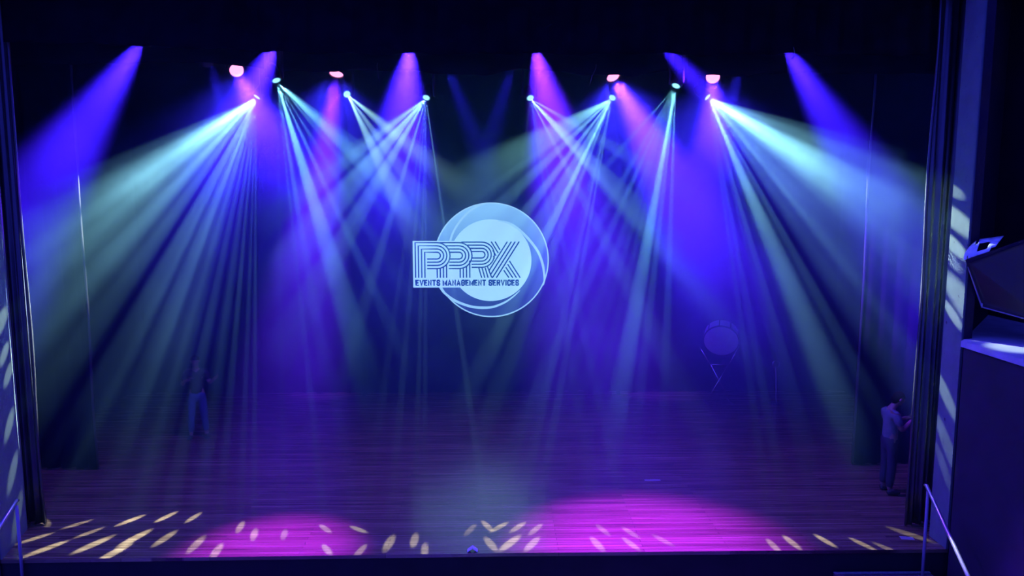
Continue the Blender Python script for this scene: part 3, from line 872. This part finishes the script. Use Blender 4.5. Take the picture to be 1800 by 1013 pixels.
    for s in (1, -1):
        b = len(TP)
        TP += [(0.0, s * 0.09, 0.86), (0.012, s * (0.10 + stance * 0.5), 0.50), (-0.015, s * (0.105 + stance), 0.12)]
        TR += [0.102, 0.080, 0.066]
        TE += [(1, b), (b, b + 1), (b + 1, b + 2)]
    obj('trousers', skin_bm(TP, TE, TR, 0, 1), legwear, t, smooth=True)
    for s in (1, -1):
        yy = 0.115 + stance
        bm = skin_bm([(-0.06, s * yy, 0.05), (0.0, s * yy, 0.06), (0.08, s * (yy + 0.01), 0.05), (0.17, s * (yy + 0.02), 0.045)], [(0, 1), (1, 2), (2, 3)], [0.046, 0.052, 0.05, 0.042], 0, 1)
        zmin = min(v.co.z for v in bm.verts)
        bmesh.ops.translate(bm, vec=(0, 0, -zmin), verts=bm.verts[:])
        obj('shoe', bm, M['shoe'], t, smooth=True)
    return t

p1 = person('person in a grey T-shirt standing at the right wing, head bent over a phone', (6.86, 1.52, 0.0), 0.0, 24,
            [((0.06, 0.24, 1.13), (0.27, 0.10, 1.25), (0.9, -0.25, 0.25), (0, -0.3, 1)),
             ((0.06, -0.24, 1.13), (0.27, -0.10, 1.25), (0.9, 0.25, 0.25), (0, 0.3, 1))],
            M['shirt_grey'], M['trousers'])
bm = box((-0.037, -0.075, -0.005), (0.037, 0.075, 0.005), 0.003)
bmesh.ops.rotate(bm, cent=(0, 0, 0), matrix=Matrix.Rotation(math.radians(-40), 3, 'Y'), verts=bm.verts[:])
ph = obj('phone', bm, M['black_plastic'], None, (7.225, 1.52, 1.325))
tag(ph, 'small dark phone held by the person at the right wing', 'phone')
bm = box((-0.034, -0.07, 0.0051), (0.034, 0.07, 0.0058))
bmesh.ops.rotate(bm, cent=(0, 0, 0), matrix=Matrix.Rotation(math.radians(-40), 3, 'Y'), verts=bm.verts[:])
obj('screen', bm, emit('phone_screen', (0.3, 0.35, 0.6), 0.02), ph)
person('person in dark clothes and jeans at the left of the stage, one forearm raised', (-5.83, 4.6, 0.0), math.radians(-72), 8,
       [((0.02, 0.25, 1.14), (0.20, 0.36, 1.27), (0.45, 0.6, 0.5), (0.5, -0.5, 0.4)),
        ((-0.02, -0.27, 1.13), (0.16, -0.20, 1.24), (0.8, 0.45, 0.2), (0, 0.3, 1))],
       M['shirt_black'], M['jeans'], 0.04)

# ------------------------------------------------------------------ things at the back
ax = Vector((-0.30, -0.90, -0.36)).normalized()
dr = thing('drum', 'large round drum with a panelled rim, on the crossed-leg stand at the back', 'drum', (5.655, 7.0, 1.54))
A = (-ax).to_track_quat('Z', 'Y').to_matrix().to_4x4()
obj('shell', add_lathe(bmesh.new(), [(0.0, 0.30), (0.40, 0.30), (0.405, 0.0), (0.39, -0.012), (0.0, -0.012)], 40, A), M['drumshell'], dr)
obj('drum_skin', add_lathe(bmesh.new(), [(0.0, -0.022), (0.385, -0.020), (0.395, -0.012), (0.0, -0.0121)], 40, A), M['drumhead'], dr)
obj('hoop', add_lathe(bmesh.new(), [(0.396, -0.03), (0.418, -0.03), (0.418, 0.012), (0.408, 0.012), (0.396, -0.012), (0.396, -0.03)], 40, A), M['black_metal'], dr)
for k in range(10):
    a = 2 * PI * k / 10 + 0.2
    bm = add_tube(bmesh.new(), [(0.425 * math.cos(a), 0.425 * math.sin(a), -0.02), (0.425 * math.cos(a), 0.425 * math.sin(a), 0.29)], 0.012, 8)
    bmesh.ops.transform(bm, matrix=A, verts=bm.verts[:])
    obj('tension_rod', bm, M['black_metal'], dr)
st = thing('drum_stand', 'crossed-leg metal stand carrying the round drum at the back', 'stand', (5.655, 7.0, 0.0))
def seg(name, a, b, r, mat, par): return obj(name, add_tube(bmesh.new(), [a, b], r, 10), mat, par, smooth=True)
seg('arm', (-0.47, 0.05, 1.34), (-0.22, 0.05, 0.95), 0.014, M['chrome'], st)
seg('arm', (0.46, 0.05, 1.40), (0.22, 0.05, 0.95), 0.014, M['chrome'], st)
seg('crossbar', (-0.24, 0.05, 0.95), (0.24, 0.05, 0.95), 0.014, M['chrome'], st)
for s in (-1, 1):
    lg = seg('leg', (s * 0.22, 0.05 + s * 0.02, 0.95), (-s * 0.30, 0.05 + s * 0.02, 0.02), 0.014, M['chrome'], st)
    bm = add_tube(bmesh.new(), [(-s * 0.30, -0.22, 0.018), (-s * 0.30, 0.32, 0.018)], 0.017, 8)
    obj('foot', bm, M['black_plastic'], lg)
ms = thing('microphone_stand', 'thin upright stand with a small round head, right of the drum', 'stand', (7.0, 7.0, 0.0))
obj('pole', add_tube(bmesh.new(), [(0.04, 0, 0.02), (0.0, 0, 0.88)], 0.011, 8), M['chrome'], ms)
bm = bmesh.new(); add_lathe(bm, [(0.0, 0.0), (0.15, 0.0), (0.14, 0.018), (0.02, 0.03), (0.0, 0.03)], 24)
obj('base', bm, M['black_metal'], ms)
bm = bmesh.new()
add_tube(bm, [(0.085 * math.cos(a), 0, 0.965 + 0.085 * math.sin(a)) for a in [2 * PI * k / 24 for k in range(25)]], 0.010, 8)
obj('round_head', bm, M['chrome'], ms)

# ------------------------------------------------------------------ rails, steps
def landing(name, x0, x1, y, label):
    t = thing(name, label, 'steps', ((x0 + x1) / 2, y, -1.15))
    w = (x1 - x0) / 2
    for k in range(3):
        zt = 0.84 - 0.28 * k; y1 = 0.36 - 0.34 * k - (0.30 if k else 0); y0 = y1 - (0.64 if k == 0 else 0.34)
        s = obj('step', box((-w, y0, 0.0), (w, y1, zt), 0.004), M['carpet'], t)
        obj('nosing', box((-w, y0 - 0.012, zt - 0.03), (w, y0 + 0.05, zt + 0.004)), M['glitter'], s)
        if k == 0:
            obj('edge_strip', box((-w, y1 - 0.05, zt), (w, y1 - 0.002, zt + 0.006)), M['glitter'], s)
landing('stage_steps', 5.05, 6.40, -0.91, 'dark steps up to the stage below the right handrail, glittering edge strips')
landing('stage_steps', -6.36, -5.95, -1.01, 'dark steps up to the stage below the left handrail')

def rail(x, top, mid, low, label):
    t = thing('handrail', label, 'handrail', (x, top[0], -0.31), group='handrails beside the stage')
    z0 = 0.31
    obj('grip', add_tube(bmesh.new(), [(0.0, 0.03, top[1] + z0 - 0.012), (0, 0, top[1] + z0), (0, mid[0] - top[0], mid[1] + z0), (0, low[0] - top[0], low[1] + z0)], [0.019, 0.024, 0.024, 0.024], 14), M['steel'], t, smooth=True)
    obj('post', add_tube(bmesh.new(), [(0.015, -0.03, 0.0), (0.015, -0.03, top[1] + z0 - 0.06)], 0.021, 12), M['grey_paint'], t, smooth=True)
    obj('post', add_tube(bmesh.new(), [(0.015, low[0] - top[0] + 0.04, -0.84), (0.015, low[0] - top[0] + 0.04, low[1] + z0 - 0.01)], 0.021, 12), M['grey_paint'], t, smooth=True)
rail(6.17, (-0.73, 1.025), (-1.74, 0.24), (-2.35, -0.23), 'slanting steel handrail at the right front of the stage')
rail(-6.14, (-0.62, 0.84), (-1.0, 0.63), (-2.3, -0.16), 'slanting steel handrail at the left front of the stage')

# ------------------------------------------------------------------ loudspeaker above the side block
sp = thing('loudspeaker', 'big dark loudspeaker hung above the concrete ledge, pale worn top panel', 'loudspeaker', (7.45, -0.1, 3.3))
def q(p): return Vector(p) - Vector((7.45, -0.1, 3.3))
FA, FB = q((6.904, -0.5, 3.432)), q((7.432, -1.15, 3.269))     # foot of the face: far corner, near corner
FC, FD = q((6.53, -0.66, 4.085)), q((7.323, -1.15, 4.514))     # head of the face
bk = Vector((0.36, 0.26, 0.05))
bm = bmesh.new()
V = [bm.verts.new(p) for p in (FA, FB, FD, FC, FA + bk, FB + bk, FD + bk * 1.15, FC + bk * 1.15)]
for f in ((0, 1, 2, 3), (4, 7, 6, 5), (0, 4, 5, 1), (3, 2, 6, 7), (0, 3, 7, 4), (1, 5, 6, 2)):
    bm.faces.new([V[i] for i in f])
obj('cabinet', bm, M['darkwall'], sp)
nrm = (FB - FA).cross(FC - FA).normalized()
if nrm.x > 0: nrm = -nrm
bm = bmesh.new()
ins = [FA.lerp(FD, 0.05), FB.lerp(FC, 0.05), FD.lerp(FA, 0.05), FC.lerp(FB, 0.05)]
a_ = [bm.verts.new(p + nrm * 0.002) for p in ins]; b_ = [bm.verts.new(p + nrm * 0.016) for p in ins]
bm.faces.new(b_); bm.faces.new(a_[::-1])
for i in range(4): bm.faces.new((a_[i], a_[(i + 1) % 4], b_[(i + 1) % 4], b_[i]))
obj('grille', bm, M['grille'], sp)
obj('edge_trim', add_tube(bmesh.new(), [FC.lerp(FA, 0.15), FC.lerp(FA, 0.5), FA], [0.006, 0.010, 0.011], 8), M['grey_paint'], sp)
obj('edge_trim', add_tube(bmesh.new(), [FA, FB], [0.010, 0.008], 8), M['grey_paint'], sp)
ellipsoid_bm = bmesh.new(); ellipsoid(ellipsoid_bm, FA + Vector((-0.012, -0.01, 0.03)), (0.014, 0.014, 0.04))
obj('corner_cap', ellipsoid_bm, M['steel'], sp)
# pale curved top panel with two slots, built as a bent strip standing on the head of the cabinet
bm = bmesh.new()
n = 22; rows = []
for i in range(n + 1):
    u = i / n
    base = FC.lerp(FD, u * 0.34) + Vector((-0.02, 0, 0.0))
    h = 0.05 + 0.19 * math.sin(min(1, u * 2.2 + 0.15) * PI / 2) * (1 - 0.35 * u)
    row = []
    for k in range(5):
        v = k / 4
        row.append(bm.verts.new(base + Vector((0.10 * v * v + 0.12 * u * v, 0.10 * v * v + 0.04 * v, h * v))))
    rows.append(row)
for i in range(n):
    for k in range(4):
        if (9 <= i <= 15 and k in (1, 2)) or (i in (6, 7) and k == 3) or (i == 2 and k == 0) or (i > 18 and k == 0): continue
        bm.faces.new((rows[i][k], rows[i + 1][k], rows[i + 1][k + 1], rows[i][k + 1]))
tp = obj('top_panel', bm, M['pale_panel'], sp, smooth=True)
tp['label'] = 'pale worn curved top panel with slots'
sm = tp.modifiers.new('thick', 'SOLIDIFY'); sm.thickness = 0.012
obj('bracket', add_tube(bmesh.new(), [FA.lerp(FD, 0.5) + bk, Vector((0.42, 0.68, 0.5))], 0.03, 10), M['black_metal'], sp)

# ------------------------------------------------------------------ small things
bm = box((-0.09, -0.05, 0.0), (0.09, 0.05, 0.003))
o = obj('tape_strip', bm, M['tape'], None, (6.28, -0.17, 0.0)); o.rotation_euler = (0, 0, -0.15)
tag(o, 'white tape square on the boards by the right curtain', 'tape')
o = obj('tape_strip', box((-0.14, -0.03, 0.0), (0.14, 0.03, 0.003)), M['tape'], None, (3.05, 2.12, 0.0))
tag(o, 'small pale tape mark on the boards right of centre', 'tape')
bm = bmesh.new()
for s in (-1, 1):
    ribbon(bm, [(0, 0.055), (s * 0.07, 0.004)], 0.008, 0.05, 0.09)
o = obj('folded_paper', bm, M['paper'], None, (0.0, -0.47, 0.001))
tag(o, 'folded white paper standing tent-like on the stage edge', 'paper')
def cord(pts, r, label, mat='cable'):
    o = obj('cord', add_tube(bmesh.new(), pts, r, 6), M[mat], smooth=True)
    tag(o, label, 'cord', 'loose cords under the borders')
cord([(1.94, 1.90, 7.05), (1.93, 1.83, 6.98), (1.91, 1.79, 6.93), (1.86, 1.78, 6.83), (1.83, 1.78, 6.70)], 0.005, 'loose cord hanging from the second border, right of centre')
cord([(-1.56, 1.90, 7.06), (-1.56, 1.82, 7.0), (-1.55, 1.79, 6.9), (-1.53, 1.79, 6.80), (-1.51, 1.78, 6.74)], 0.004, 'loose cord hanging from the second border, left of centre')
cord([(4.50, 0.32, 7.02), (4.50, 0.26, 6.92), (4.49, 0.23, 6.86), (4.46, 0.23, 6.82), (4.43, 0.23, 6.82)], 0.005, 'curled cord hanging under the front border at the rightmost violet beam')
o = obj('wall_cable', add_tube(bmesh.new(), [(6.72, -0.505, 1.0), (6.715, -0.51, 2.2), (6.72, -0.505, 3.1), (6.72, -0.51, 4.3)], 0.008, 8), M['cable'], smooth=True)
tag(o, 'thin cable running down the front edge of the right concrete pillar', 'cable')

# ------------------------------------------------------------------ haze filling the stage
m, nt, b = new_mat('stage_haze')
m.cycles.volume_sampling = 'EQUIANGULAR'
nt.nodes.remove(b)
vs = nt.nodes.new('ShaderNodeVolumeScatter')
vs.inputs['Color'].default_value = (0.34, 0.74, 1.0, 1)   # fine haze scatters blue best
vs.inputs['Density'].default_value = HAZE_DENSITY
tc = nt.nodes.new('ShaderNodeTexCoord'); sx = nt.nodes.new('ShaderNodeSeparateXYZ')
nt.links.new(tc.outputs['Object'], sx.inputs[0])
def ramp(out, a, b, lo, hi):
    r = nt.nodes.new('ShaderNodeMapRange'); r.interpolation_type = 'SMOOTHSTEP'
    r.inputs['From Min'].default_value = a; r.inputs['From Max'].default_value = b
    r.inputs['To Min'].default_value = lo; r.inputs['To Max'].default_value = hi
    nt.links.new(out, r.inputs['Value'])
    return r.outputs['Result']
dn = math_node(nt, 'MULTIPLY', ramp(sx.outputs['Z'], 1.0, 6.5, 1.05, 1.2), ramp(sx.outputs['Y'], -0.9, 0.8, 0.0, 1.0))   # thicker up at the lamps, thinning towards the hall
nz = nt.nodes.new('ShaderNodeTexNoise'); nz.inputs['Scale'].default_value = 0.9; nz.inputs['Detail'].default_value = 2
nt.links.new(tc.outputs['Object'], nz.inputs['Vector'])
dn = math_node(nt, 'MULTIPLY', dn, ramp(nz.outputs['Fac'], 0.3, 0.7, 0.7 * HAZE_DENSITY, 1.3 * HAZE_DENSITY))
nt.links.new(dn, vs.inputs['Density'])
vs.inputs['Anisotropy'].default_value = HAZE_G
nt.links.new(vs.outputs[0], nt.nodes['Material Output'].inputs['Volume'])
bm = add_prism(bmesh.new(), [(-6.38, -0.7), (-6.38, -0.62), (-6.6, 0.40), (-9.0, 0.62), (-9.0, 8.40), (9.2, 8.40), (9.2, 2.6), (6.7, -0.05), (6.6, -0.5), (6.6, -0.7)], 0.004, 7.73)
haze = obj('haze', bm, m)
tag(haze, 'thin theatrical haze filling the stage and catching the beams', 'haze', kind='stuff')
